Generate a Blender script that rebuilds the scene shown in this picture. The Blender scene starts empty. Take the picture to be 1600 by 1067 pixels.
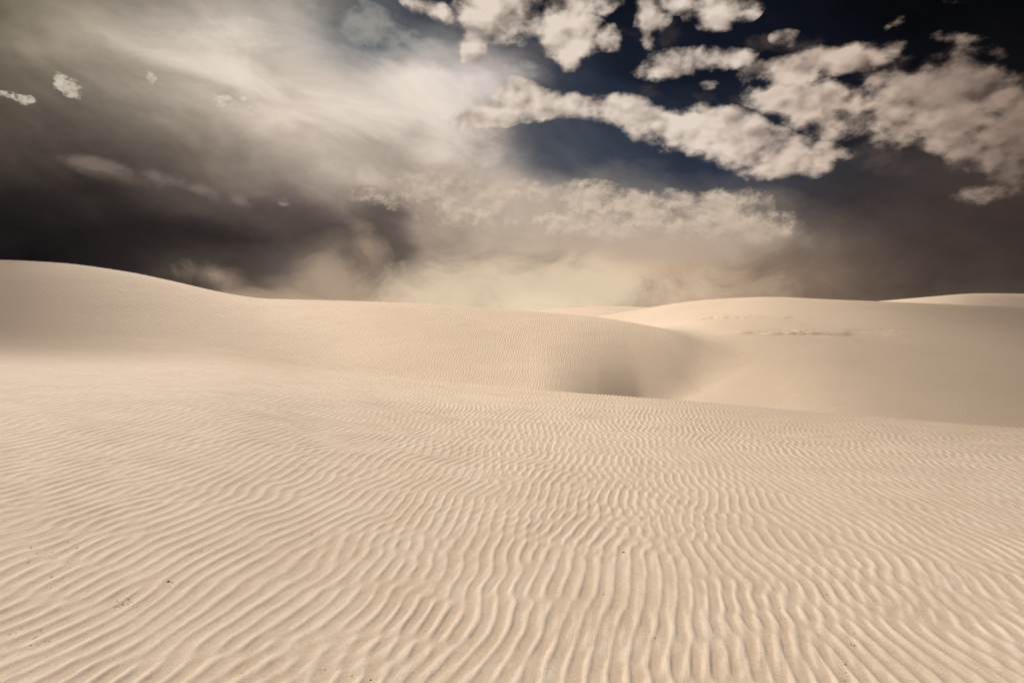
import bpy, math, random
import numpy as np

# ------------------------------------------------------------------ camera, sky, sun
scene = bpy.context.scene
LENS, SENSOR = 20.0, 36.0
EYE = 1.6
PITCH = math.radians(3.0)                      # looking slightly down
FPX = 1600 * LENS / SENSOR

cam_data = bpy.data.cameras.new("camera")
cam_data.lens = LENS
cam_data.sensor_width = SENSOR
cam_data.clip_start = 0.05
cam_data.clip_end = 30000
cam = bpy.data.objects.new("camera", cam_data)
cam.location = (0, 0, EYE)
cam.rotation_euler = (math.radians(90) - PITCH, 0, 0)
scene.collection.objects.link(cam)
scene.camera = cam

scene.view_settings.view_transform = 'Standard'
scene.view_settings.look = 'None'
scene.view_settings.exposure = 0.0
scene.view_settings.gamma = 1.0

SUN_EL = math.radians(37)
SUN_AZ = math.radians(-48)                     # compass-like, 0 = straight ahead (+Y), negative = left
sun_dir = (math.sin(SUN_AZ) * math.cos(SUN_EL), math.cos(SUN_AZ) * math.cos(SUN_EL), math.sin(SUN_EL))
sd = bpy.data.lights.new("sun", 'SUN')
sd.energy = 5.0
sd.angle = math.radians(4.0)
sd.color = (1.0, 0.94, 0.86)
sun = bpy.data.objects.new("sun", sd)
from mathutils import Vector
sun.rotation_euler = Vector(sun_dir).to_track_quat('Z', 'Y').to_euler()
sun.location = (-30, 0, 40)
scene.collection.objects.link(sun)


def slope(u, v):
    """direction through a point of the view: (x / y, z / y) in world axes"""
    xc, yc = (u - 800) / FPX, (533.5 - v) / FPX
    y = math.cos(PITCH) + yc * math.sin(PITCH)
    z = -math.sin(PITCH) + yc * math.cos(PITCH)
    return xc / y, z / y


def lin(c):
    out = []
    for k in c:
        k = k / 255.0
        out.append(k / 12.92 if k <= 0.04045 else ((k + 0.055) / 1.055) ** 2.4)
    return tuple(out)


class G:
    """small helper that writes shader math as expressions"""
    def __init__(self, tree):
        self.t = tree

    def node(self, kind, **kw):
        n = self.t.nodes.new(kind)
        for k, val in kw.items():
            setattr(n, k, val)
        return n

    def put(self, sock, val):
        if hasattr(val, 'is_output'):
            self.t.links.new(val, sock)
        elif val is not None:
            sock.default_value = val

    def m(self, op, a, b=None, c=None, clamp=False):
        n = self.node('ShaderNodeMath', operation=op, use_clamp=clamp)
        self.put(n.inputs[0], a)
        if b is not None: self.put(n.inputs[1], b)
        if c is not None: self.put(n.inputs[2], c)
        return n.outputs[0]

    def vm(self, op, a, b=None, scale=None):
        n = self.node('ShaderNodeVectorMath', operation=op)
        self.put(n.inputs[0], a)
        if b is not None: self.put(n.inputs[1], b)
        if scale is not None: self.put(n.inputs['Scale'], scale)
        return n.outputs['Value'] if op in ('DOT_PRODUCT', 'LENGTH', 'DISTANCE') else n.outputs[0]

    def xyz(self, x, y, z):
        n = self.node('ShaderNodeCombineXYZ')
        for i, val in enumerate((x, y, z)): self.put(n.inputs[i], val)
        return n.outputs[0]

    def sep(self, v):
        n = self.node('ShaderNodeSeparateXYZ'); self.put(n.inputs[0], v)
        return n.outputs[0], n.outputs[1], n.outputs[2]

    def noise(self, v, scale, detail=5, rough=0.5, dist=0.0, lac=2.0, color=False, ntype=None):
        n = self.node('ShaderNodeTexNoise')
        if ntype: n.noise_type = ntype
        self.put(n.inputs['Vector'], v)
        n.inputs['Scale'].default_value = scale
        n.inputs['Detail'].default_value = detail
        n.inputs['Roughness'].default_value = rough
        n.inputs['Lacunarity'].default_value = lac
        n.inputs['Distortion'].default_value = dist
        return n.outputs['Color'] if color else n.outputs['Fac']

    def smooth(self, x, a, b, lo=0.0, hi=1.0):
        n = self.node('ShaderNodeMapRange', interpolation_type='SMOOTHSTEP')
        self.put(n.inputs[0], x)
        n.inputs[1].default_value = a; n.inputs[2].default_value = b
        n.inputs[3].default_value = lo; n.inputs[4].default_value = hi
        return n.outputs[0]

    def linmap(self, x, a, b, lo=0.0, hi=1.0):
        n = self.node('ShaderNodeMapRange', interpolation_type='LINEAR')
        self.put(n.inputs[0], x)
        n.inputs[1].default_value = a; n.inputs[2].default_value = b
        n.inputs[3].default_value = lo; n.inputs[4].default_value = hi
        return n.outputs[0]

    def mix(self, f, a, b):
        n = self.node('ShaderNodeMix', data_type='RGBA')
        self.put(n.inputs[0], f)
        for s, val in ((n.inputs[6], a), (n.inputs[7], b)):
            if isinstance(val, tuple) and len(val) == 3: val = val + (1.0,)
            self.put(s, val)
        return n.outputs[2]

    def ramp(self, x, stops, interp='B_SPLINE'):
        n = self.node('ShaderNodeValToRGB')
        cr = n.color_ramp
        cr.interpolation = interp
        while len(cr.elements) < len(stops): cr.elements.new(0.5)
        for e, (p, c) in zip(cr.elements, stops):
            e.position = p
        for e, (p, c) in zip(cr.elements, stops):
            e.position = p; e.color = tuple(c) + (1.0,)
        self.put(n.inputs[0], x)
        return n.outputs[0]


def build_sky():
    world = bpy.data.worlds.new("World")
    scene.world = world
    world.use_nodes = True
    t = world.node_tree
    t.nodes.clear()
    g = G(t)
    out = g.node('ShaderNodeOutputWorld')
    bg = g.node('ShaderNodeBackground')
    t.links.new(bg.outputs[0], out.inputs[0])
    D = g.node('ShaderNodeTexCoord').outputs['Generated']      # direction on the sky
    dx, dy, dz = g.sep(D)
    yy = g.m('MAXIMUM', dy, 0.12)
    gx = g.m('DIVIDE', dx, yy)
    gz = g.m('DIVIDE', dz, yy)

    # wind-blown billowing of the veil: large swirls plus finer turbulence
    Dn = g.vm('MULTIPLY', D, (1.0, 1.0, 1.7))
    mp = g.node('ShaderNodeMapping', vector_type='TEXTURE')
    mp.inputs['Rotation'].default_value = (0, 0, math.radians(-24))
    mp.inputs['Scale'].default_value = (2.3, 1.0, 1.0)
    t.links.new(g.xyz(gx, gz, 0.0), mp.inputs['Vector'])
    SL = mp.outputs[0]                                         # combed down to the right
    upper = g.smooth(gz, 0.05, 0.22)
    w1 = g.vm('SUBTRACT', g.noise(Dn, 7.0, 7, 0.55, color=True), (0.5, 0.5, 0.5))
    w2 = g.vm('SUBTRACT', g.noise(SL, 6.0, 6, 0.55, color=True), (0.5, 0.5, 0.5))
    wx, wz, _ = g.sep(w1)
    vx, vz, _ = g.sep(w2)
    P = g.xyz(g.m('ADD', g.m('MULTIPLY_ADD', wx, 0.16, gx), g.m('MULTIPLY', g.m('MULTIPLY', vx, upper), 0.18)),
              g.m('ADD', g.m('MULTIPLY_ADD', wz, 0.12, gz), g.m('MULTIPLY', g.m('MULTIPLY', vz, upper), 0.10)), 0.0)
    px, pz, _ = g.sep(P)

    # broad tones of the sky in rows of rising elevation
    rows = [
        (478, [(0, (12, 11, 12)), (200, (40, 35, 33)), (300, (72, 62, 56)), (350, (120, 103, 90)), (400, (100, 88, 78)), (450, (160, 138, 117)), (520, (182, 158, 134)), (600, (172, 150, 128)), (650, (208, 186, 158)), (720, (218, 197, 168)), (850, (228, 208, 178)), (950, (216, 194, 164)), (1050, (192, 167, 141)), (1150, (145, 122, 103)), (1300, (110, 93, 80)), (1450, (92, 78, 68)), (1600, (68, 58, 51))]),
        (425, [(0, (12, 11, 12)), (100, (18, 16, 17)), (200, (42, 37, 36)), (260, (70, 61, 56)), (330, (78, 68, 62)), (400, (76, 67, 62)), (450, (112, 99, 89)), (500, (158, 139, 121)), (550, (148, 130, 114)), (600, (118, 105, 95)), (650, (160, 142, 123)), (700, (176, 156, 135)), (800, (186, 166, 144)), (900, (194, 172, 148)), (1000, (195, 171, 146)), (1060, (190, 164, 139)), (1110, (168, 144, 122)), (1200, (135, 114, 98)), (1300, (112, 95, 83)), (1400, (90, 77, 68)), (1500, (74, 63, 56)), (1600, (60, 51, 46))]),
        (365, [(0, (19, 17, 18)), (100, (27, 24, 24)), (200, (40, 35, 34)), (300, (52, 46, 44)), (400, (65, 58, 55)), (500, (82, 73, 68)), (600, (98, 87, 81)), (650, (136, 121, 110)), (700, (168, 151, 135)), (800, (184, 167, 150)), (900, (188, 170, 151)), (1000, (186, 168, 149)), (1100, (172, 154, 136)), (1200, (136, 121, 108)), (1300, (100, 88, 80)), (1400, (74, 64, 60)), (1500, (66, 57, 53)), (1600, (53, 45, 42))]),
        (300, [(0, (36, 32, 30)), (100, (48, 42, 40)), (200, (66, 58, 54)), (300, (84, 75, 69)), (400, (97, 86, 79)), (500, (118, 103, 96)), (600, (158, 142, 129)), (700, (196, 179, 163)), (800, (190, 174, 158)), (900, (152, 142, 132)), (1000, (112, 108, 106)), (1100, (82, 81, 86)), (1200, (58, 58, 65)), (1300, (58, 54, 56)), (1400, (60, 53, 52)), (1500, (64, 55, 52)), (1600, (60, 50, 46))]),
        (240, [(0, (60, 53, 48)), (100, (72, 64, 57)), (200, (92, 82, 74)), (300, (112, 100, 89)), (400, (142, 129, 118)), (500, (166, 152, 139)), (600, (196, 182, 168)), (700, (204, 186, 174)), (750, (179, 164, 157)), (810, (110, 108, 110)), (900, (67, 73, 83)), (1000, (51, 59, 74)), (1100, (43, 51, 67)), (1200, (40, 46, 60)), (1300, (42, 43, 51)), (1400, (56, 51, 51)), (1600, (67, 57, 53))]),
        (180, [(0, (80, 72, 62)), (100, (94, 85, 75)), (200, (120, 110, 98)), (300, (154, 142, 128)), (400, (184, 169, 155)), (500, (217, 200, 185)), (600, (230, 215, 202)), (700, (226, 211, 200)), (760, (174, 161, 156)), (810, (75, 78, 86)), (860, (55, 62, 75)), (1000, (43, 51, 67)), (1200, (29, 34, 47)), (1400, (24, 25, 32)), (1600, (33, 29, 29))]),
        (120, [(0, (88, 80, 68)), (100, (114, 105, 92)), (200, (161, 149, 134)), (300, (202, 188, 173)), (400, (213, 198, 183)), (500, (206, 192, 179)), (560, (179, 171, 165)), (610, (201, 189, 180)), (650, (224, 211, 200)), (720, (224, 211, 202)), (790, (174, 163, 161)), (850, (72, 74, 82)), (900, (35, 41, 55)), (1000, (24, 30, 44)), (1200, (19, 23, 34)), (1400, (13, 15, 21)), (1600, (16, 16, 19))]),
        (60, [(0, (102, 94, 80)), (100, (161, 149, 132)), (200, (180, 168, 153)), (300, (189, 177, 164)), (400, (193, 183, 169)), (480, (182, 174, 166)), (540, (121, 122, 123)), (600, (82, 89, 96)), (650, (92, 96, 101)), (710, (129, 127, 125)), (780, (70, 73, 80)), (880, (29, 35, 48)), (1000, (18, 23, 36)), (1200, (15, 18, 27)), (1400, (9, 11, 15)), (1600, (11, 11, 13))]),
        (0, [(0, (106, 98, 83)), (100, (143, 133, 116)), (200, (126, 117, 104)), (300, (161, 151, 139)), (400, (174, 163, 152)), (480, (142, 136, 127)), (550, (76, 78, 80)), (620, (86, 90, 94)), (700, (50, 54, 62)), (800, (18, 22, 32)), (1000, (17, 21, 31)), (1200, (13, 16, 22)), (1400, (7, 9, 11)), (1600, (9, 9, 11))]),
    ]
    gx0, gx1 = slope(0, 300)[0], slope(1600, 300)[0]
    fx = g.linmap(px, gx0, gx1)
    col = None
    prev = None
    for v, stops in rows:
        r = g.ramp(fx, [(u / 1600.0, lin(c)) for u, c in stops])
        z = slope(800, v)[1]
        if col is None:
            col = r
        else:
            col = g.mix(g.linmap(pz, prev, z), col, r)
        prev = z
    # thin streaks combed through the veil
    st = g.noise(SL, 9.0, 8, 0.62, dist=0.6)
    st0 = st
    bl = g.noise(Dn, 8.0, 8, 0.62, dist=0.5)
    st = g.m('ADD', g.m('MULTIPLY', st, upper), g.m('MULTIPLY', bl, g.m('SUBTRACT', 1.0, upper)))
    col = g.vm('SCALE', col, scale=g.linmap(st, 0.25, 0.75, 0.70, 1.34))

    P0 = g.xyz(gx, gz, 0.0)

    def field(ells):
        """greatest of a set of slanted elliptic cones: u, v, half-length, half-width, slant in degrees, weight"""
        acc = None
        for (u, v, ru, rv, ang, wt) in ells:
            mp = g.node('ShaderNodeMapping', vector_type='TEXTURE')
            cx, cz = slope(u, v)
            mp.inputs['Location'].default_value = (cx, cz, 0)
            mp.inputs['Rotation'].default_value = (0, 0, math.radians(ang))
            mp.inputs['Scale'].default_value = (ru / FPX, rv / FPX, 1)
            t.links.new(P0, mp.inputs['Vector'])
            gr = g.node('ShaderNodeTexGradient', gradient_type='SPHERICAL')
            t.links.new(mp.outputs[0], gr.inputs[0])
            val = gr.outputs['Fac']
            if wt != 1.0: val = g.m('MULTIPLY', val, wt)
            acc = val if acc is None else g.m('MAXIMUM', acc, val)
        return acc

    # cumulus: billowed density, lit from the upper left
    def billow(offset, det, zoom=1.0):
        v = g.vm('ADD', D, offset)
        v = g.vm('SCALE', v, scale=zoom)
        v = g.vm('MULTIPLY', v, (1.0, 1.0, 1.45))
        a = g.noise(v, 11.0, det, 0.60, dist=0.0)
        b = g.noise(v, 30.0, max(det - 3, 0), 0.5)
        b = g.m('ABSOLUTE', g.m('SUBTRACT', b, 0.5))
        return g.m('MULTIPLY_ADD', b, -0.45, a)
    n0 = billow((0, 0, 0), 9)
    s0 = billow((0, 0, 0), 3)
    s1 = billow((-0.010, 0.0, 0.016), 3)
    relief = g.m('SUBTRACT', s0, s1)

    n2 = billow((0.3, 0.1, 0.2), 6, 3.4)
    relief2 = g.m('SUBTRACT', n2, billow((0.298, 0.1, 0.204), 6, 3.4))

    # cauliflower heads: round cells whose sunny side is paler
    wob = g.vm('SUBTRACT', g.noise(D, 40.0, 3, 0.5, color=True), (0.5, 0.5, 0.5))
    Dw = g.vm('MULTIPLY', g.vm('ADD', D, g.vm('SCALE', wob, scale=0.03)), (1.0, 1.0, 1.3))

    def cells(offset, scale):
        n = g.node('ShaderNodeTexVoronoi', feature='SMOOTH_F1')
        n.inputs['Smoothness'].default_value = 0.55
        g.put(n.inputs['Vector'], g.vm('ADD', Dw, offset))
        n.inputs['Scale'].default_value = scale
        return n.outputs['Distance']
    v0 = cells((0, 0, 0), 30.0)
    v1 = cells((-0.005, 0.0, 0.008), 30.0)
    heads = g.m('SUBTRACT', v1, v0)
    n0 = g.m('MULTIPLY_ADD', g.m('SUBTRACT', 0.5, v0), 0.16, n0)
    tone = g.linmap(g.noise(Dw, 16.0, 3, 0.55), 0.3, 0.7, -0.30, 0.24)

    n3 = billow((0.1, 0.2, 0.05), 7, 1.9)
    relief3 = g.m('SUBTRACT', n3, billow((0.095, 0.2, 0.058), 7, 1.9))

    def clouds(col, ells, thr, soft, amp, light, dark, opac=1.0, rel=2.6, src=n0, relief=relief):
        f = field(ells)
        f = g.m('MULTIPLY', f, g.m('SUBTRACT', 2.0, f))
        d = g.m('MULTIPLY_ADD', g.m('SUBTRACT', src, 0.45), amp, f)
        d = g.m('MULTIPLY', d, g.smooth(f, 0.0, 0.16))
        a = g.smooth(d, thr, thr + soft)
        a = g.m('MULTIPLY', a, opac)
        sh = g.m('MULTIPLY_ADD', relief, rel, 0.60)
        sh = g.m('MULTIPLY_ADD', heads, 0.8, sh)
        sh = g.m('ADD', sh, tone)
        sh = g.m('ADD', sh, g.linmap(d, thr, thr + 0.8, -0.25, 0.12), clamp=True)
        return g.mix(a, col, g.mix(sh, dark, light))

    def puff(col, ells, tone, opac, amp=1.9, thr=0.12, soft=0.95, src=None):
        f = field(ells)
        d = g.m('MULTIPLY_ADD', g.m('SUBTRACT', src or bl, 0.5), amp, f)
        d = g.m('MULTIPLY', d, g.smooth(f, 0.0, 0.2))
        return g.mix(g.m('MULTIPLY', g.smooth(d, thr, thr + soft), opac), col, lin(tone))

    # blown dust standing over the horizon
    col = puff(col, [(600, 345, 75, 60, -25, 1.1), (615, 400, 60, 55, 0, 1.0), (470, 350, 110, 50, -15, 0.9), (400, 410, 60, 40, 0, 0.7)], (80, 70, 66), 0.75)
    col = puff(col, [(520, 440, 85, 60, 25, 1.3), (570, 395, 50, 70, 30, 0.8), (480, 470, 120, 32, 0, 1.1), (330, 430, 80, 34, -10, 0.8), (390, 465, 120, 26, 0, 0.9)], (176, 153, 132), 0.7)
    col = puff(col, [(690, 455, 120, 50, 20, 1.2), (850, 452, 340, 70, 0, 1.5), (720, 456, 130, 44, 10, 1.2), (780, 440, 120, 46, 0, 0.9), (960, 440, 170, 60, 0, 1.1)], (228, 206, 178), 0.72)
    col = puff(col, [(1050, 415, 100, 75, -15, 1.2), (1150, 440, 130, 50, -10, 0.9), (1000, 400, 90, 50, 0, 0.8)], (200, 174, 148), 0.6)
    # bright billows where the veil catches the sun
    col = puff(col, [(640, 150, 190, 60, -8, 1.2), (700, 230, 130, 60, 10, 1.0), (560, 190, 170, 44, -18, 1.0), (330, 110, 200, 40, -14, 0.9), (380, 60, 180, 44, -6, 0.6), (650, 275, 120, 40, 0, 0.7)], (230, 217, 203), 0.6, amp=2.2, src=st0)
    # rim of the dark shelf of cloud on the left, and the shade under it
    col = puff(col, [(60, 330, 200, 70, -8, 1.0), (230, 345, 170, 50, -12, 1.1), (330, 365, 150, 50, -5, 1.0), (0, 380, 160, 50, 0, 1.0), (160, 300, 180, 36, -14, 0.9)], (38, 33, 33), 0.55, amp=1.6, src=n0)
    col = puff(col, [(300, 292, 150, 20, -17, 1.2), (372, 312, 50, 16, -20, 1.1), (180, 262, 130, 14, -12, 0.9), (250, 275, 120, 16, -14, 0.8)], (132, 118, 108), 0.5, amp=3.0, thr=0.2, soft=0.8, src=n0)
    # slanting darker folds low in the veil
    col = puff(col, [(330, 300, 110, 24, -14, 1.0), (180, 270, 160, 22, -16, 0.8), (560, 300, 70, 24, -10, 0.9)], (128, 114, 103), 0.5, amp=2.0, src=n0)
    col = puff(col, [(560, 38, 150, 40, -25, 1.0), (640, 62, 130, 26, -35, 0.8), (690, 95, 90, 26, -20, 0.8), (780, 110, 80, 30, 0, 0.6), (520, 90, 60, 30, 0, 0.6)], (176, 172, 164), 0.55, amp=3.4, src=n0)

    # soft cloud bank low in the middle, melting downward into the dust
    col = clouds(col, [
        (780, 300, 90, 22, 5, 0.8), (880, 300, 110, 26, 0, 0.9), (960, 318, 120, 30, -4, 1.0), (1060, 325, 110, 34, 0, 1.0), (1140, 320, 80, 34, 0, 1.0),
        (1150, 345, 120, 40, -4, 0.9), (1040, 355, 190, 40, 0, 0.9), (650, 300, 120, 34, 0, 0.6), (740, 330, 110, 36, 0, 0.7), (930, 350, 200, 34, 0, 0.8)],
        0.26, 0.8, 2.6, lin((214, 195, 175)), lin((174, 156, 141)), 0.85, rel=1.6, src=n3, relief=relief3)
    col = clouds(col, [(575, 300, 62, 22, 5, 0.9), (437, 315, 20, 12, -20, 0.75), (700, 285, 80, 24, 0, 0.7)],
        0.34, 0.8, 2.6, lin((200, 182, 165)), lin((140, 124, 112)), 0.6, src=n3, relief=relief3)
    col = puff(col, [(1060, 385, 200, 42, -3, 1.3), (1180, 370, 120, 44, 0, 1.1), (900, 375, 120, 34, 0, 1.0)], (184, 164, 145), 0.75, amp=1.8)
    # brightest right-hand bands, dimming to the right
    fxr = g.linmap(gx, slope(1100, 200)[0], slope(1600, 200)[0])
    cl = g.ramp(fxr, [(0.0, lin((226, 210, 196))), (0.45, lin((208, 186, 169))), (1.0, lin((140, 119, 106)))], 'LINEAR')
    cd = g.ramp(fxr, [(0.0, lin((160, 144, 133))), (0.45, lin((140, 122, 111))), (1.0, lin((78, 65, 58)))], 'LINEAR')
    col = clouds(col, [
        (815, 155, 64, 34, -20, 1.1), (765, 182, 70, 26, 10, 1.0), (740, 82, 26, 44, 0, 0.8), (850, 165, 60, 28, 0, 1.0), (850, 175, 60, 20, 5, 0.9), (900, 168, 80, 26, 0, 1.1), (970, 176, 100, 34, -8, 1.1), (1060, 205, 110, 38, -20, 1.2), (1000, 200, 80, 30, -30, 0.9), (1150, 220, 130, 56, -16, 1.3),
        (1100, 190, 80, 24, 0, 1.0), (1210, 235, 110, 46, -10, 1.2), (1210, 262, 80, 26, 5, 1.0), (1290, 235, 60, 24, 0, 0.8),
        (1250, 160, 110, 36, -8, 1.1), (1330, 180, 140, 60, -6, 1.2), (1440, 170, 160, 74, 2, 1.3), (1560, 180, 150, 88, -6, 1.3),
        (1540, 240, 120, 60, -20, 0.9), (1490, 205, 130, 50, -12, 1.1), (1530, 300, 90, 26, 10, 0.55)],
        0.33, 0.66, 2.6, cl, cd)
    col = clouds(col, [
        (1070, 100, 95, 30, 6, 1.0), (1130, 92, 70, 22, 0, 0.8), (1105, 130, 30, 16, 0, 0.7), (1230, 110, 90, 30, 4, 0.9), (1320, 90, 110, 32, 8, 1.0), (1390, 75, 50, 18, 10, 0.7),
        (1500, 110, 150, 40, -4, 0.42), (1560, 85, 90, 22, -8, 0.35), (1405, 32, 34, 12, 30, 0.45), (1230, 60, 36, 18, 0, 0.35), (1510, 5, 50, 10, 0, 0.4), (1480, 60, 90, 16, 0, 0.3),
        (800, 20, 110, 55, 0, 1.15), (880, 40, 90, 60, -30, 1.2), (890, 92, 30, 26, 0, 0.8), (945, 60, 34, 30, 0, 0.9), (920, 5, 90, 26, 0, 1.0), (670, 12, 60, 22, -25, 0.9), (735, 75, 26, 40, 0, 0.55),
        (1010, 20, 46, 40, 0, 0.75), (1060, 5, 80, 22, 0, 0.7), (1130, 15, 70, 36, 10, 1.2), (1010, 62, 20, 22, 0, 0.5)],
        0.33, 0.66, 2.6, cl, cd)
    col = puff(col, [(1480, 120, 200, 60, -4, 0.9), (1560, 250, 130, 70, 0, 0.9), (1350, 230, 160, 50, -10, 0.8), (1100, 150, 200, 30, 0, 0.5), (1250, 70, 120, 26, 0, 0.6), (1000, 50, 90, 50, 0, 0.5)], (112, 96, 88), 0.42, amp=2.6, src=n0)
    # small bright scraps drifting in front of the dark veil on the left
    col = clouds(col, [(108, 136, 40, 20, -30, 0.85), (92, 122, 18, 10, 0, 0.7), (30, 155, 62, 12, -16, 0.7), (348, 157, 26, 12, -12, 0.75),
                       (391, 169, 16, 14, -20, 0.7), (382, 154, 8, 7, 0, 0.6), (235, 118, 16, 18, -30, 0.35),],
        0.42, 0.35, 2.6, lin((216, 205, 187)), lin((180, 168, 151)), 0.85, src=n2, relief=relief2)

    # the half of the sky behind and above the viewer: pale broken cloud under plain daylight
    sky = g.node('ShaderNodeTexSky', sky_type='NISHITA')
    sky.sun_disc = False
    sky.sun_elevation = SUN_EL
    sky.sun_rotation = SUN_AZ
    sky.dust_density = 4.0
    clear = g.vm('SCALE', sky.outputs[0], scale=0.10)
    fog = g.mix(g.smooth(g.noise(Dn, 2.5, 5, 0.55), 0.35, 0.65), clear, lin((205, 190, 168)))
    back = g.m('MAXIMUM', g.smooth(dy, 0.62, 0.35), g.smooth(dz, 0.52, 0.72))
    col = g.mix(back, col, fog)
    t.links.new(col, bg.inputs[0])
    bg.inputs[1].default_value = 1.0
    world.cycles.sampling_method = 'MANUAL'
    world.cycles.sample_map_resolution = 512


build_sky()

# ------------------------------------------------------------------ terrain
PHI = np.linspace(-math.pi, math.pi, 7201)


def curve(pts, smooth_deg=1.6):
    """periodic curve over the bearing from (bearing, value) pairs, rounded off"""
    pts = sorted(pts)
    a = np.array([p[0] for p in pts]); b = np.array([p[1] for p in pts])
    ax = np.r_[a[-2:] - 2 * math.pi, a, a[:2] + 2 * math.pi]
    bx = np.r_[b[-2:], b, b[:2]]
    h = np.diff(ax); dl = np.diff(bx) / h                    # monotone cubic through the points
    mm = np.zeros_like(bx)
    w1, w2 = 2 * h[1:] + h[:-1], h[1:] + 2 * h[:-1]
    same = dl[:-1] * dl[1:] > 0
    dsafe0 = np.where(same, dl[:-1], 1.0); dsafe1 = np.where(same, dl[1:], 1.0)
    mm[1:-1] = np.where(same, (w1 + w2) / (w1 / dsafe0 + w2 / dsafe1), 0)
    q = np.clip(np.searchsorted(ax, PHI) - 1, 0, len(h) - 1)
    tt = (PHI - ax[q]) / h[q]
    val = ((1 + 2 * tt) * (1 - tt) ** 2 * bx[q] + tt * (1 - tt) ** 2 * h[q] * mm[q]
           + tt * tt * (3 - 2 * tt) * bx[q + 1] + tt * tt * (tt - 1) * h[q] * mm[q + 1])
    n = max(3, int(smooth_deg / 0.05))
    k = np.hanning(2 * n + 1); k /= k.sum()
    v = np.r_[val[-n - 1:-1], val, val[1:n + 1]]
    return np.convolve(v, k, 'valid')


def C(tab, phi):
    return np.interp(phi, PHI, tab)


def ctl(pts):
    """(u, v, depth) along a line of the land -> bearing, horizontal distance, height"""
    out = []
    for u, v, Y in pts:
        sx, sz = slope(u, v)
        out.append((math.atan2(sx, 1.0), Y * math.hypot(sx, 1.0), EYE + sz * Y))
    return out


def crest_line(pts, back=(), sm=1.6):
    c = ctl(pts)
    r = curve([(p, r) for p, r, z in c] + [(math.radians(d), r) for d, r, z in back], sm)
    z = curve([(p, z) for p, r, z in c] + [(math.radians(d), z) for d, r, z in back], sm)
    return r, z


def smax(a, b, k):
    h = np.clip(0.5 + 0.5 * (a - b) / k, 0, 1)
    return b + (a - b) * h + k * h * (1 - h)


def smin(a, b, k):
    return -smax(-a, -b, k)


# near dune: the slope one stands on, up to its brink
F_r, F_z = crest_line([(-100, 520, 34), (0, 532, 34), (160, 540, 35), (330, 549, 35), (500, 577, 31), (700, 600, 26), (850, 611, 23), (950, 619, 21),
                       (1050, 625, 19.5), (1200, 638, 17.5), (1400, 653, 15), (1600, 668, 13), (1750, 678, 12)],
                      [(-75, 40, 1.5), (-120, 40, 1.0), (180, 40, 0.5), (120, 30, 0.0), (75, 20, -0.9)], 2.0)
# long dune on the left that runs into the middle one
L_r, L_z = crest_line([(-150, 404, 66), (0, 406, 66), (100, 411, 66), (200, 425, 66), (300, 446, 66), (360, 459, 66), (420, 467, 67), (500, 469, 68), (600, 472, 68), (700, 477, 67),
                       (800, 484, 65), (860, 489, 63), (930, 495, 60), (1000, 508, 57), (1060, 530, 54), (1110, 566, 52), (1180, 610, 50), (1300, 640, 50)],
                      [(40, 60, -9), (90, 80, -9), (180, 90, -2), (-90, 90, 5), (-130, 90, 3)], 2.0)
L_fr, L_fz = crest_line([(-150, 530, 30), (0, 535, 31), (160, 546, 33), (330, 560, 33), (500, 590, 32), (600, 600, 31), (700, 610, 31), (800, 619, 31),
(850, 620, 31), (900, 634, 31.5), (950, 657, 32.5), (1000, 684, 33.5), (1050, 712, 34), (1100, 738, 35), (1300, 760, 36)],
                        [(40, 40, -10), (90, 40, -10), (180, 50, -6), (-90, 50, -1), (-130, 50, -1)], 3.2)
# broad pale dune on the right
R_r, R_z = crest_line([(700, 530, 120), (850, 508, 120), (925, 496, 118), (1000, 483, 115), (1060, 473, 112), (1120, 467, 110), (1200, 464, 108), (1300, 468, 105), (1400, 472, 100), (1500, 476, 98), (1600, 480, 95), (1750, 484, 92)],
                      [(-60, 120, -6), (-30, 120, -6), (60, 90, 1.0), (90, 90, 0.5), (180, 120, -3)], 2.0)
R_fr, R_fz = crest_line([(700, 545, 85), (880, 551, 80), (1000, 580, 57), (1060, 606, 47), (1115, 626, 40.5), (1200, 642, 36), (1320, 662, 31), (1600, 680, 29), (1750, 690, 28)],
                        [(-60, 60, -9), (60, 30, -5), (90, 30, -4), (180, 50, -4)], 2.0)
# far ridges
A_r, A_z = crest_line([(600, 500, 260), (780, 492, 255), (850, 485, 250), (900, 480.5, 250), (950, 478.5, 250), (1010, 480, 250), (1100, 486, 250), (1250, 500, 250)],
                      [(-90, 260, -6), (90, 260, -6), (180, 260, -6)], 0.8)
B_r, B_z = crest_line([(1200, 486, 175), (1300, 476, 172), (1380, 470, 170), (1450, 464, 168), (1530, 458.5, 166), (1600, 459, 165), (1700, 464, 165)],
                      [(-90, 180, -6), (0, 180, -6), (75, 170, 2), (180, 180, -6)], 0.8)


def hump(r, phi, cr, cz, fr, fz, foot_slope=0.0, fall=0.28, roundness=0.5, ease=0.5):
    """height of a dune whose flank rises from a foot line to a rounded crest line, then falls away"""
    rc, zc, rf, zf = C(cr, phi), C(cz, phi), C(fr, phi), C(fz, phi)
    t = (r - rf) / (rc - rf)
    tt = np.clip(t, 0, 1)
    s = (1 - ease) * tt + ease * tt * tt * (3 - 2 * tt)
    front = zf + (zc - zf) * s
    front = np.where(t < 0, zf + foot_slope * (r - rf), front)
    w = roundness * (rc - rf)
    d = np.maximum(r - rc, 0)
    back = -fall * (np.sqrt(d * d + w * w) - w)
    return np.where(t > 1, zc + back, front)


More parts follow.
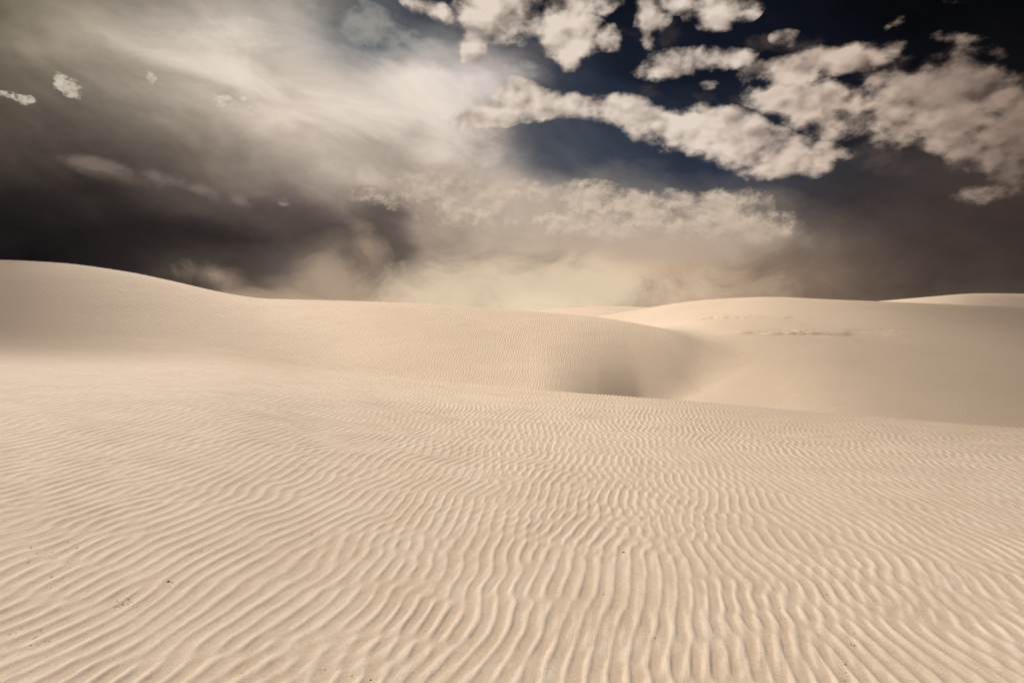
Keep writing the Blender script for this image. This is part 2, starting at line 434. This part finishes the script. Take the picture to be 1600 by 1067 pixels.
def near_dune(r, phi):
    rc, zc = C(F_r, phi), C(F_z, phi)
    t = r / rc
    z = zc * t ** 1.35
    brink = np.clip((phi + 0.62) / 0.5, 0, 1)          # the brink sharpens towards the right
    over = np.maximum(r - rc, 0)
    k = 1.2 + 1.5 * (1 - brink)
    drop = (0.30 + 0.25 * brink) * (np.sqrt(over ** 2 + k * k) - k)
    zz = np.where(t > 1, zc + 1.35 * zc / rc * over * np.exp(-over / 6) - drop, z)
    bank = 0.9 * (1 - np.exp(-(np.log1p(np.exp(np.clip(-(r * np.sin(phi) + 2.2) / 1.1, -30, 30))) * 1.1) / 6.0)) * np.exp(-(r / 22) ** 2)
    return zz + bank


rng = np.random.default_rng(11)


def soft_noise(n, cells, seed, beta=2.0):
    """periodic smooth random sheet, n x n, features about n / cells wide"""
    rg = np.random.default_rng(seed)
    f = np.fft.rfft2(rg.standard_normal((n, n)))
    ky = np.fft.fftfreq(n)[:, None] * n; kx = np.fft.rfftfreq(n)[None, :] * n
    k = np.hypot(kx, ky)
    a = np.exp(-(k / cells) ** 2) * 1.0 + 0.6 * (k > 0) * (cells / np.maximum(k, 1)) ** beta * np.exp(-(k / (6 * cells)) ** 2)
    a[0, 0] = 0
    s = np.fft.irfft2(f * a, s=(n, n))
    return s / s.std()


def sample(tile, size, x, y):
    """bilinear look-up in a periodic sheet of the given size in metres"""
    n = tile.shape[0]
    fx = (x / size * n) % n; fy = (y / size * n) % n
    x0 = np.floor(fx).astype(np.int64); y0 = np.floor(fy).astype(np.int64)
    ax = fx - x0; ay = fy - y0
    x0 %= n; y0 %= n
    x1 = (x0 + 1) % n; y1 = (y0 + 1) % n
    return (tile[y0, x0] * (1 - ax) * (1 - ay) + tile[y0, x1] * ax * (1 - ay)
            + tile[y1, x0] * (1 - ax) * ay + tile[y1, x1] * ax * ay)


BIG = soft_noise(512, 7, 3)
MED = soft_noise(512, 30, 5)
WAV = soft_noise(512, 16, 8)

BASE = -9.5


def surfaces(x, y):
    r = np.hypot(x, y) + 1e-6
    phi = np.arctan2(x, y)
    f = near_dune(r, phi)
    slip = np.clip((phi - 0.03) / 0.12, 0, 1) * np.clip((0.75 - phi) / 0.2, 0, 1)      # the flank steepens into the hollow
    l = hump(r, phi, L_r, L_z, L_fr, L_fz, 0.10 + 0.25 * slip, 0.26, 0.35, 0.45 - 0.40 * slip)
    q = hump(r, phi, R_r, R_z, R_fr, R_fz, 0.04, 0.20, 0.45, 0.35)
    q = q + 1.9 * np.exp(-((x - 21) / 13) ** 2 - ((y - 64) / 20) ** 2)          # saddle that ties the two dunes together
    a = C(A_z, phi) - 0.10 * (np.sqrt((r - C(A_r, phi)) ** 2 + 144) - 12)
    b = C(B_z, phi) - 0.12 * (np.sqrt((r - C(B_r, phi)) ** 2 + 64) - 8)
    base = BASE + 1.2 * sample(BIG, 900, x, y) * np.clip((r - 200) / 300, 0, 1) + np.clip((r - 110) / 120, 0, 1) * 3.5 + np.clip((r - 300) / 1500, 0, 1) * 4.5
    return f, l, q, a, b, base


def terrain(x, y):
    """height and which dune it belongs to"""
    f, l, q, a, b, base = surfaces(x, y)
    r = np.hypot(x, y)
    phi = np.arctan2(x, y)
    kl = 0.35 + 0.8 * np.clip((-phi - 0.25) / 0.3, 0, 1)
    z = smax(f, l, kl)
    z = smax(z, q, 0.7 + 4.2 * np.clip((r - 40) / 18, 0, 1))
    z = smax(z, a, 0.6)
    z = smax(z, b, 0.6)
    z = smax(z, base, 0.8)
    st = np.stack([f, l, q, np.maximum(a, base), b])
    idx = np.argmax(st, axis=0)
    near = np.clip(r / 8, 0, 1)
    z = z + 0.035 * near * sample(MED, 60, x, y) * np.clip(1 - (r - 60) / 100, 0, 1)
    return z, idx


# ---- wind ripples: a relaxed stripe pattern with forks and kinks, crests running away from the viewer
def ripple_tile(n=1536, size=23.04, lam=0.086, steps=9, seed=4):
    rg = np.random.default_rng(seed)
    kx = np.fft.rfftfreq(n, size / n)[None, :] * lam
    ky = np.fft.fftfreq(n, size / n)[:, None] * lam
    k2 = kx * kx + ky * ky
    lo = 0.30 - 3.2 * (k2 - 1) ** 2 - 0.26 * ky * ky          # favours one spacing, and wave fronts across x
    f = np.fft.rfft2(rg.standard_normal((n, n)))
    u = np.fft.irfft2(f * np.exp(np.clip(lo * 6, -20, 3)), s=(n, n))
    u *= 0.25 / u.std()
    dt = 0.9
    e = 1.0 / (1.0 - dt * np.clip(lo, -60, 0.30))
    for _ in range(steps):
        f = np.fft.rfft2(u + dt * (0.28 * u * u - u ** 3))
        u = np.fft.irfft2(f * e, s=(n, n))
    u -= u.mean()
    return (u / u.std()).astype(np.float32)


RT_SIZE = 23.04
RT = ripple_tile()
RIP_ANGLE = math.radians(8.0)                     # crests lean this far to the right of straight ahead


def ripples(x, y):
    """unit ripple relief with a gentle windward face and a steeper lee face on the right"""
    wx = x + 0.07 * sample(WAV, 14, x, y) + 0.012 * sample(MED, 9, x + 3, y)
    wy = y + 0.20 * sample(WAV, 17, y, x)
    ca, sa = math.cos(RIP_ANGLE), math.sin(RIP_ANGLE)
    u = wx * ca - wy * sa
    v = wx * sa + wy * ca
    v = v * 0.62
    h = sample(RT, RT_SIZE, u, v)
    c2, s2 = math.cos(0.30), math.sin(0.30)
    u2, v2 = (u * c2 - v * s2) * 1.06 + 7.0, (u * s2 + v * c2) + 3.0
    # a second train from an older wind crosses the first and breaks its crests
    w = 0.60 + 0.25 * sample(MED, 7.7, y, x)
    lee = u - 0.006 * np.clip(h, -1.5, 1.8)
    h = sample(RT, RT_SIZE, lee, v) + w * sample(RT, RT_SIZE, u2, v2) + 0.25 * sample(RT, RT_SIZE * 1.9, u + 5, v * 0.8 + 3)
    h = np.tanh(h * 0.5) / 0.5
    return 1.2 * (np.exp(0.60 * h) - 1.15)


def ripple_amp(x, y, idx):
    r = np.hypot(x, y)
    base = np.choose(np.clip(idx, 0, 4), [0.0031, 0.0040, 0.0006, 0.0, 0.0])
    patch = np.clip(1.0 + 0.18 * sample(MED, 31, x, y), 0.5, 1.4)
    return base * patch * 0.85


def scarps(x, y):
    """broken crusts and little ledges on the flank of the right-hand dune"""
    h = np.zeros_like(x)
    for (u, v, Y, lx, ly, amp, sh) in ((1215, 534, 59, 6.0, 1.0, 0.20, 0.10), (1290, 529, 61, 7.5, 1.6, 0.26, 0.14), (1150, 505, 76, 9.0, 3.0, 0.26, 0.1), (1370, 522, 65, 4.5, 1.2, 0.24, 0.1)):
        sx, _ = slope(u, v)
        cx, cy = sx * Y, Y
        px = x - cx; py = (y - cy) - sh * px
        w = np.exp(-(px / lx) ** 2 - (py / ly) ** 2)
        n = 0.8 * sample(MED, 26, x * 1.0, y * 2.2) + 0.8 * sample(MED, 11, x, y * 1.6)
        h += 0.6 * amp * w * np.clip(n, -0.6, 1.2)
    return h


# polar sheet, fine where it is near and in view
def radial():
    rs = [0.25]
    while rs[-1] < 6000:
        r = rs[-1]
        if r < 1.4: k = 0.02
        elif r < 72: k = 0.0030
        elif r < 130: k = 0.007
        elif r < 300: k = 0.014
        else: k = 0.05
        rs.append(r * (1 + k))
    return np.array(rs)


def bearings():
    inner = np.arange(-46, 46, 0.058)
    side = np.arange(46, 78, 0.25)
    rear = np.arange(78, 282, 1.5)
    a = np.r_[-side[::-1], inner, side, rear]
    return np.radians(np.unique(np.round(a, 4)))


RS, BS = radial(), bearings()
NB, NR = len(BS), len(RS)
X = RS[:, None] * np.sin(BS)[None, :]
Y_ = RS[:, None] * np.cos(BS)[None, :]
Z, IDX = terrain(X, Y_)

amp = ripple_amp(X, Y_, IDX)
# ripples lengthen down the slope away from the sheltered top
RHO = RS / (1 + RS / 40.0)
RIP_SCALE = (RS / RHO)[:, None]
amp = amp * RIP_SCALE ** 1.15
# keep smooth: the slip face of the hollow, and wherever the sheet is too coarse to carry a ripple
step_b = np.gradient(BS)[None, :] * RS[:, None]
step_r = np.gradient(RS)[:, None]
coarse = np.maximum(step_b, step_r * np.maximum(np.abs(np.sin(BS - 0.14))[None, :], 0.3))
coarse = coarse / RIP_SCALE ** 1.3
amp = amp * np.clip((0.075 - coarse) / 0.03, 0, 1) * np.clip((RS[:, None] - 0.5), 0, 1)
dzdb = np.gradient(Z, axis=1) / np.maximum(step_b, 1e-4)
dzdr = np.gradient(Z, axis=0) / step_r
steep = np.hypot(dzdb, dzdr)
amp = amp * np.clip((0.42 - steep) / 0.16, 0, 1)
RP = ripples(X / RIP_SCALE, Y_ / RIP_SCALE)
RIPPLE = RP * np.clip(amp / 0.0062, 0, 1)
Z = Z + amp * RP + scarps(X, Y_) * (IDX == 2)


def sand_material(name, col, pale, grain_scale=1.0):
    m = bpy.data.materials.new(name)
    m.use_nodes = True
    t = m.node_tree
    t.nodes.clear()
    g = G(t)
    out = g.node('ShaderNodeOutputMaterial')
    b = g.node('ShaderNodeBsdfPrincipled')
    t.links.new(b.outputs[0], out.inputs[0])
    P = g.node('ShaderNodeTexCoord').outputs['Object']
    at = g.node('ShaderNodeAttribute', attribute_name='ripple')
    rp = at.outputs['Fac']
    big = g.noise(P, 0.12, 4, 0.5)
    mid = g.noise(P, 1.7, 5, 0.6)
    grain = g.noise(P, 150 * grain_scale, 4, 0.8)
    grit = g.noise(P, 420 * grain_scale, 1, 0.5)
    c = g.mix(g.smooth(big, 0.3, 0.7), tuple(k * 0.97 for k in col), tuple(k * 1.03 for k in col))
    near_bright = g.node('ShaderNodeAttribute', attribute_name='near_bright').outputs['Fac']
    c = g.mix(near_bright, c, pale)
    c = g.mix(g.m('MULTIPLY', g.smooth(mid, 0.35, 0.7), 0.35), c, (col[0] * 0.96, col[1] * 0.90, col[2] * 0.84))
    # coarser, browner grains gather between the ripples; their tone also paints in trough shading
    tr = g.smooth(g.m('MULTIPLY_ADD', g.m('SUBTRACT', grain, 0.5), 1.6, rp), 0.45, -0.85)
    c = g.mix(g.m('MULTIPLY', tr, 0.7), c, (col[0] * 0.80, col[1] * 0.74, col[2] * 0.66))
    c = g.vm('SCALE', c, scale=g.linmap(g.noise(P, 33, 4, 0.7), 0.25, 0.75, 0.93, 1.06))
    c = g.vm('SCALE', c, scale=g.linmap(grain, 0.25, 0.75, 0.86, 1.12))
    dark = g.smooth(grit, 0.74, 0.80)
    c = g.mix(g.m('MULTIPLY', dark, 0.45), c, (0.12, 0.09, 0.06))
    t.links.new(c, b.inputs['Base Color'])
    b.inputs['Roughness'].default_value = 0.85
    b.inputs['Specular IOR Level'].default_value = 0.25
    bump = g.node('ShaderNodeBump')
    bump.inputs['Strength'].default_value = 0.6
    bump.inputs['Distance'].default_value = 0.0035
    t.links.new(grain, bump.inputs['Height'])
    b2 = g.node('ShaderNodeBump')
    b2.inputs['Strength'].default_value = 0.4
    b2.inputs['Distance'].default_value = 0.02
    t.links.new(g.noise(P, 9.0, 6, 0.6), b2.inputs['Height'])
    t.links.new(b2.outputs[0], bump.inputs['Normal'])
    t.links.new(bump.outputs[0], b.inputs['Normal'])
    return m


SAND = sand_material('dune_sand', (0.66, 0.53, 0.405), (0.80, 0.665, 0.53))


# near slope brightened through its sand colour, fading out away from it
NEAR_BRIGHT = np.clip(1 - (np.hypot(X + 2, Y_ - 3) - 6) / 20 + 0.15 * sample(BIG, 70, X, Y_), 0, 1).ravel().astype(np.float32)


def build_sheet():
    co = np.empty((NR * NB, 3), np.float32)
    co[:, 0] = X.ravel(); co[:, 1] = Y_.ravel(); co[:, 2] = Z.ravel()
    rip = RIPPLE.ravel().astype(np.float32)
    i = np.arange(NR - 1)[:, None]; j = np.arange(NB)[None, :]
    jn = (j + 1) % NB
    quads = np.stack([i * NB + j, i * NB + jn, (i + 1) * NB + jn, (i + 1) * NB + j], axis=-1)
    # face winding: bearings grow clockwise seen from above
    quads = quads[..., ::-1].reshape(-1, 4)
    # vertex normals of the whole sheet so that seams between dunes stay invisible
    n = np.zeros_like(co)
    a = co[quads[:, 0]]; b = co[quads[:, 1]]; c = co[quads[:, 2]]; d = co[quads[:, 3]]
    fn = np.cross(c - a, d - b)
    if fn[:, 2].mean() < 0:
        quads = quads[:, ::-1]; fn = -fn
    ln = np.linalg.norm(fn, axis=1, keepdims=True); fn /= np.maximum(ln, 1e-12)
    for k in range(4):
        for ax in range(3):
            n[:, ax] += np.bincount(quads[:, k], weights=fn[:, ax], minlength=len(co))
    n /= np.maximum(np.linalg.norm(n, axis=1, keepdims=True), 1e-9)
    fi = IDX[:-1, :].ravel()
    names = ['sand_ground', 'left_dune', 'right_dune', 'desert_plain', 'far_dune']
    labels = ['rippled pale sand slope in the foreground',
              'long rippled sand dune rising at the left and running into the middle',
              'broad smooth sand dune beyond the hollow on the right',
              'distant low sand hills under the blown dust',
              'far sand ridge behind the right-hand dune']
    for k, nm in enumerate(names):
        q = quads[fi == k]
        if not len(q): continue
        used, inv = np.unique(q, return_inverse=True)
        inv = inv.reshape(-1)
        me = bpy.data.meshes.new(nm)
        me.vertices.add(len(used)); me.loops.add(len(inv)); me.polygons.add(len(q))
        me.vertices.foreach_set('co', co[used].ravel())
        me.loops.foreach_set('vertex_index', inv.astype(np.int32))
        me.polygons.foreach_set('loop_start', np.arange(0, len(inv), 4, dtype=np.int32))
        me.update(calc_edges=True)
        me.polygons.foreach_set('use_smooth', np.ones(len(q), bool))
        at = me.attributes.new('ripple', 'FLOAT', 'POINT')
        at.data.foreach_set('value', rip[used])
        at = me.attributes.new('near_bright', 'FLOAT', 'POINT')
        at.data.foreach_set('value', NEAR_BRIGHT[used])
        me.normals_split_custom_set_from_vertices(n[used])
        me.materials.append(SAND)
        o = bpy.data.objects.new(nm, me)
        scene.collection.objects.link(o)
        o['kind'] = 'structure'
        o['label'] = labels[k]


build_sheet()


# ------------------------------------------------------------------ clouds added out of view to darken the outer slopes
def shade_cloud_material():
    m = bpy.data.materials.new('shade_cloud_surface')
    m.use_nodes = True
    b = m.node_tree.nodes['Principled BSDF']
    g = G(m.node_tree)
    P = g.node('ShaderNodeTexCoord').outputs['Object']
    c = g.mix(g.noise(P, 0.06, 5, 0.6), (0.62, 0.60, 0.58), (0.82, 0.80, 0.78))
    m.node_tree.links.new(c, b.inputs['Base Color'])
    b.inputs['Roughness'].default_value = 1.0
    b.inputs['Specular IOR Level'].default_value = 0.0
    return m


def added_shade_cloud(shade_x, shade_y, a, b, bearing, height, seed, mat, label):
    """a lumpy cloud added out of view so that its shadow falls round (shade_x, shade_y)"""
    h = height / math.tan(SUN_EL)
    cx, cy = shade_x + math.sin(SUN_AZ) * h, shade_y + math.cos(SUN_AZ) * h
    nu, nv = 160, 80
    uu = np.linspace(0, 2 * math.pi, nu, endpoint=False)[None, :]
    vv = np.linspace(0, math.pi, nv)[:, None]
    rr = 1 + 0 * uu * vv
    rg = np.random.default_rng(seed)
    for _ in range(60):                                     # billows
        d = rg.standard_normal(3); d /= np.linalg.norm(d)
        dot = np.sin(vv) * np.cos(uu) * d[0] + np.sin(vv) * np.sin(uu) * d[1] + np.cos(vv) * d[2]
        rr = np.maximum(rr, 1 + rg.uniform(0.05, 0.22) - (1 - dot) * rg.uniform(3, 9))
    px = a * rr * np.sin(vv) * np.cos(uu); py = b * rr * np.sin(vv) * np.sin(uu)
    pz = np.where(np.cos(vv) < 0, 5.0, 16.0) * rr * np.cos(vv)
    t = math.radians(bearing)
    co = np.stack([px * math.sin(t) + py * math.cos(t), px * math.cos(t) - py * math.sin(t), pz], -1).reshape(-1, 3)
    faces = [(i * nu + j, i * nu + (j + 1) % nu, (i + 1) * nu + (j + 1) % nu, (i + 1) * nu + j) for i in range(nv - 1) for j in range(nu)]
    me = bpy.data.meshes.new('added_shade_cloud')
    me.from_pydata(co.tolist(), [], faces)
    me.update()
    me.polygons.foreach_set('use_smooth', np.ones(len(faces), bool))
    me.materials.append(mat)
    o = bpy.data.objects.new('added_shade_cloud', me)
    o.location = (cx, cy, height)
    scene.collection.objects.link(o)
    o['kind'] = 'stuff'
    o['label'] = label


SHADE_CLOUD = shade_cloud_material()
added_shade_cloud(-69, 43, 80, 31, -38, 190, 1, SHADE_CLOUD, 'grey cloud added out of view to shade the left dune')
added_shade_cloud(97, 79, 108, 32, 46, 190, 2, SHADE_CLOUD, 'grey cloud added out of view to shade the right-hand slopes')


# ------------------------------------------------------------------ wind-blown grit and plant crumbs
def sheet_height(x, y):
    """height of the finished sheet under a point, read back from its grid"""
    r = np.hypot(x, y); p = np.arctan2(x, y)
    fi = np.interp(r, RS, np.arange(NR)); fj = np.interp(p, BS, np.arange(NB))
    i = fi.astype(int); j = fj.astype(int); a = fi - i; b = fj - j
    h = Z[i, j] * (1 - a) * (1 - b) + Z[i + 1, j] * a * (1 - b) + Z[i, j + 1] * (1 - a) * b + Z[i + 1, j + 1] * a * b
    rp = RP[i, j]
    return h, rp


def build_crumbs(name, label, count, seed, size, col, clusters, spread):
    rg = np.random.default_rng(seed)
    verts, faces = [], []
    made = 0
    while made < count:
        if clusters and rg.random() < 0.6:
            u, v, su, sv = clusters[rg.integers(len(clusters))]
            sx, sz = slope(u + rg.normal(0, su), v + rg.normal(0, sv))
            if sz > -0.12: continue
            y = -EYE / (sz - 0.03); x = sx * y
        else:
            r = spread[0] + (spread[1] - spread[0]) * rg.random() ** 1.3
            p = math.radians(rg.uniform(-45, 45))
            x, y = r * math.sin(p), r * math.cos(p)
        h, rp = sheet_height(np.array([x]), np.array([y]))
        if rp[0] > rg.normal(0.1, 0.3): continue               # they collect between the ripples
        L = size * rg.lognormal(0, 0.45); W = L * rg.uniform(0.3, 0.8)
        t = rg.uniform(0, math.pi)
        n0 = len(verts)
        for k in range(6):
            q = k * math.pi / 3
            e = rg.uniform(0.75, 1.2)
            px, py = L * math.cos(q) * e, W * math.sin(q) * e
            verts.append((x + px * math.cos(t) - py * math.sin(t), y + px * math.sin(t) + py * math.cos(t), h[0] + 0.15 * W))
        verts.append((x, y, h[0] + 0.9 * W)); verts.append((x, y, h[0] - 0.6 * W))
        for k in range(6):
            faces.append((n0 + k, n0 + (k + 1) % 6, n0 + 6)); faces.append((n0 + (k + 1) % 6, n0 + k, n0 + 7))
        made += 1
    me = bpy.data.meshes.new(name)
    me.from_pydata(verts, [], faces)
    me.update()
    m = bpy.data.materials.new(name + '_surface')
    m.use_nodes = True
    g = G(m.node_tree)
    b = m.node_tree.nodes['Principled BSDF']
    P = g.node('ShaderNodeTexCoord').outputs['Object']
    c = g.mix(g.noise(P, 60, 2, 0.5), tuple(k * 0.6 for k in col), tuple(min(1, k * 1.3) for k in col))
    m.node_tree.links.new(c, b.inputs['Base Color'])
    b.inputs['Roughness'].default_value = 0.8
    me.materials.append(m)
    o = bpy.data.objects.new(name, me)
    scene.collection.objects.link(o)
    o['kind'] = 'stuff'
    o['label'] = label


SPOTS = [(95, 868, 12, 8), (70, 885, 25, 8), (110, 920, 20, 8), (200, 938, 8, 4), (190, 945, 10, 3), (262, 905, 8, 3), (490, 804, 8, 3), (300, 850, 10, 4),
         (1015, 940, 10, 6), (1270, 865, 10, 5), (1228, 900, 8, 8), (1335, 945, 8, 6), (1315, 995, 12, 8), (610, 762, 6, 4), (1188, 978, 3, 2), (60, 1005, 20, 8), (520, 1020, 20, 10)]
build_crumbs('plant_debris', 'dark crumbs of dry plant matter lying between the sand ripples', 360, 5, 0.0035, (0.10, 0.065, 0.045), SPOTS, (1.8, 12))
build_crumbs('pale_grit', 'pale glinting grains of grit scattered on the near sand', 260, 6, 0.0022, (0.85, 0.80, 0.70), None, (1.8, 7))
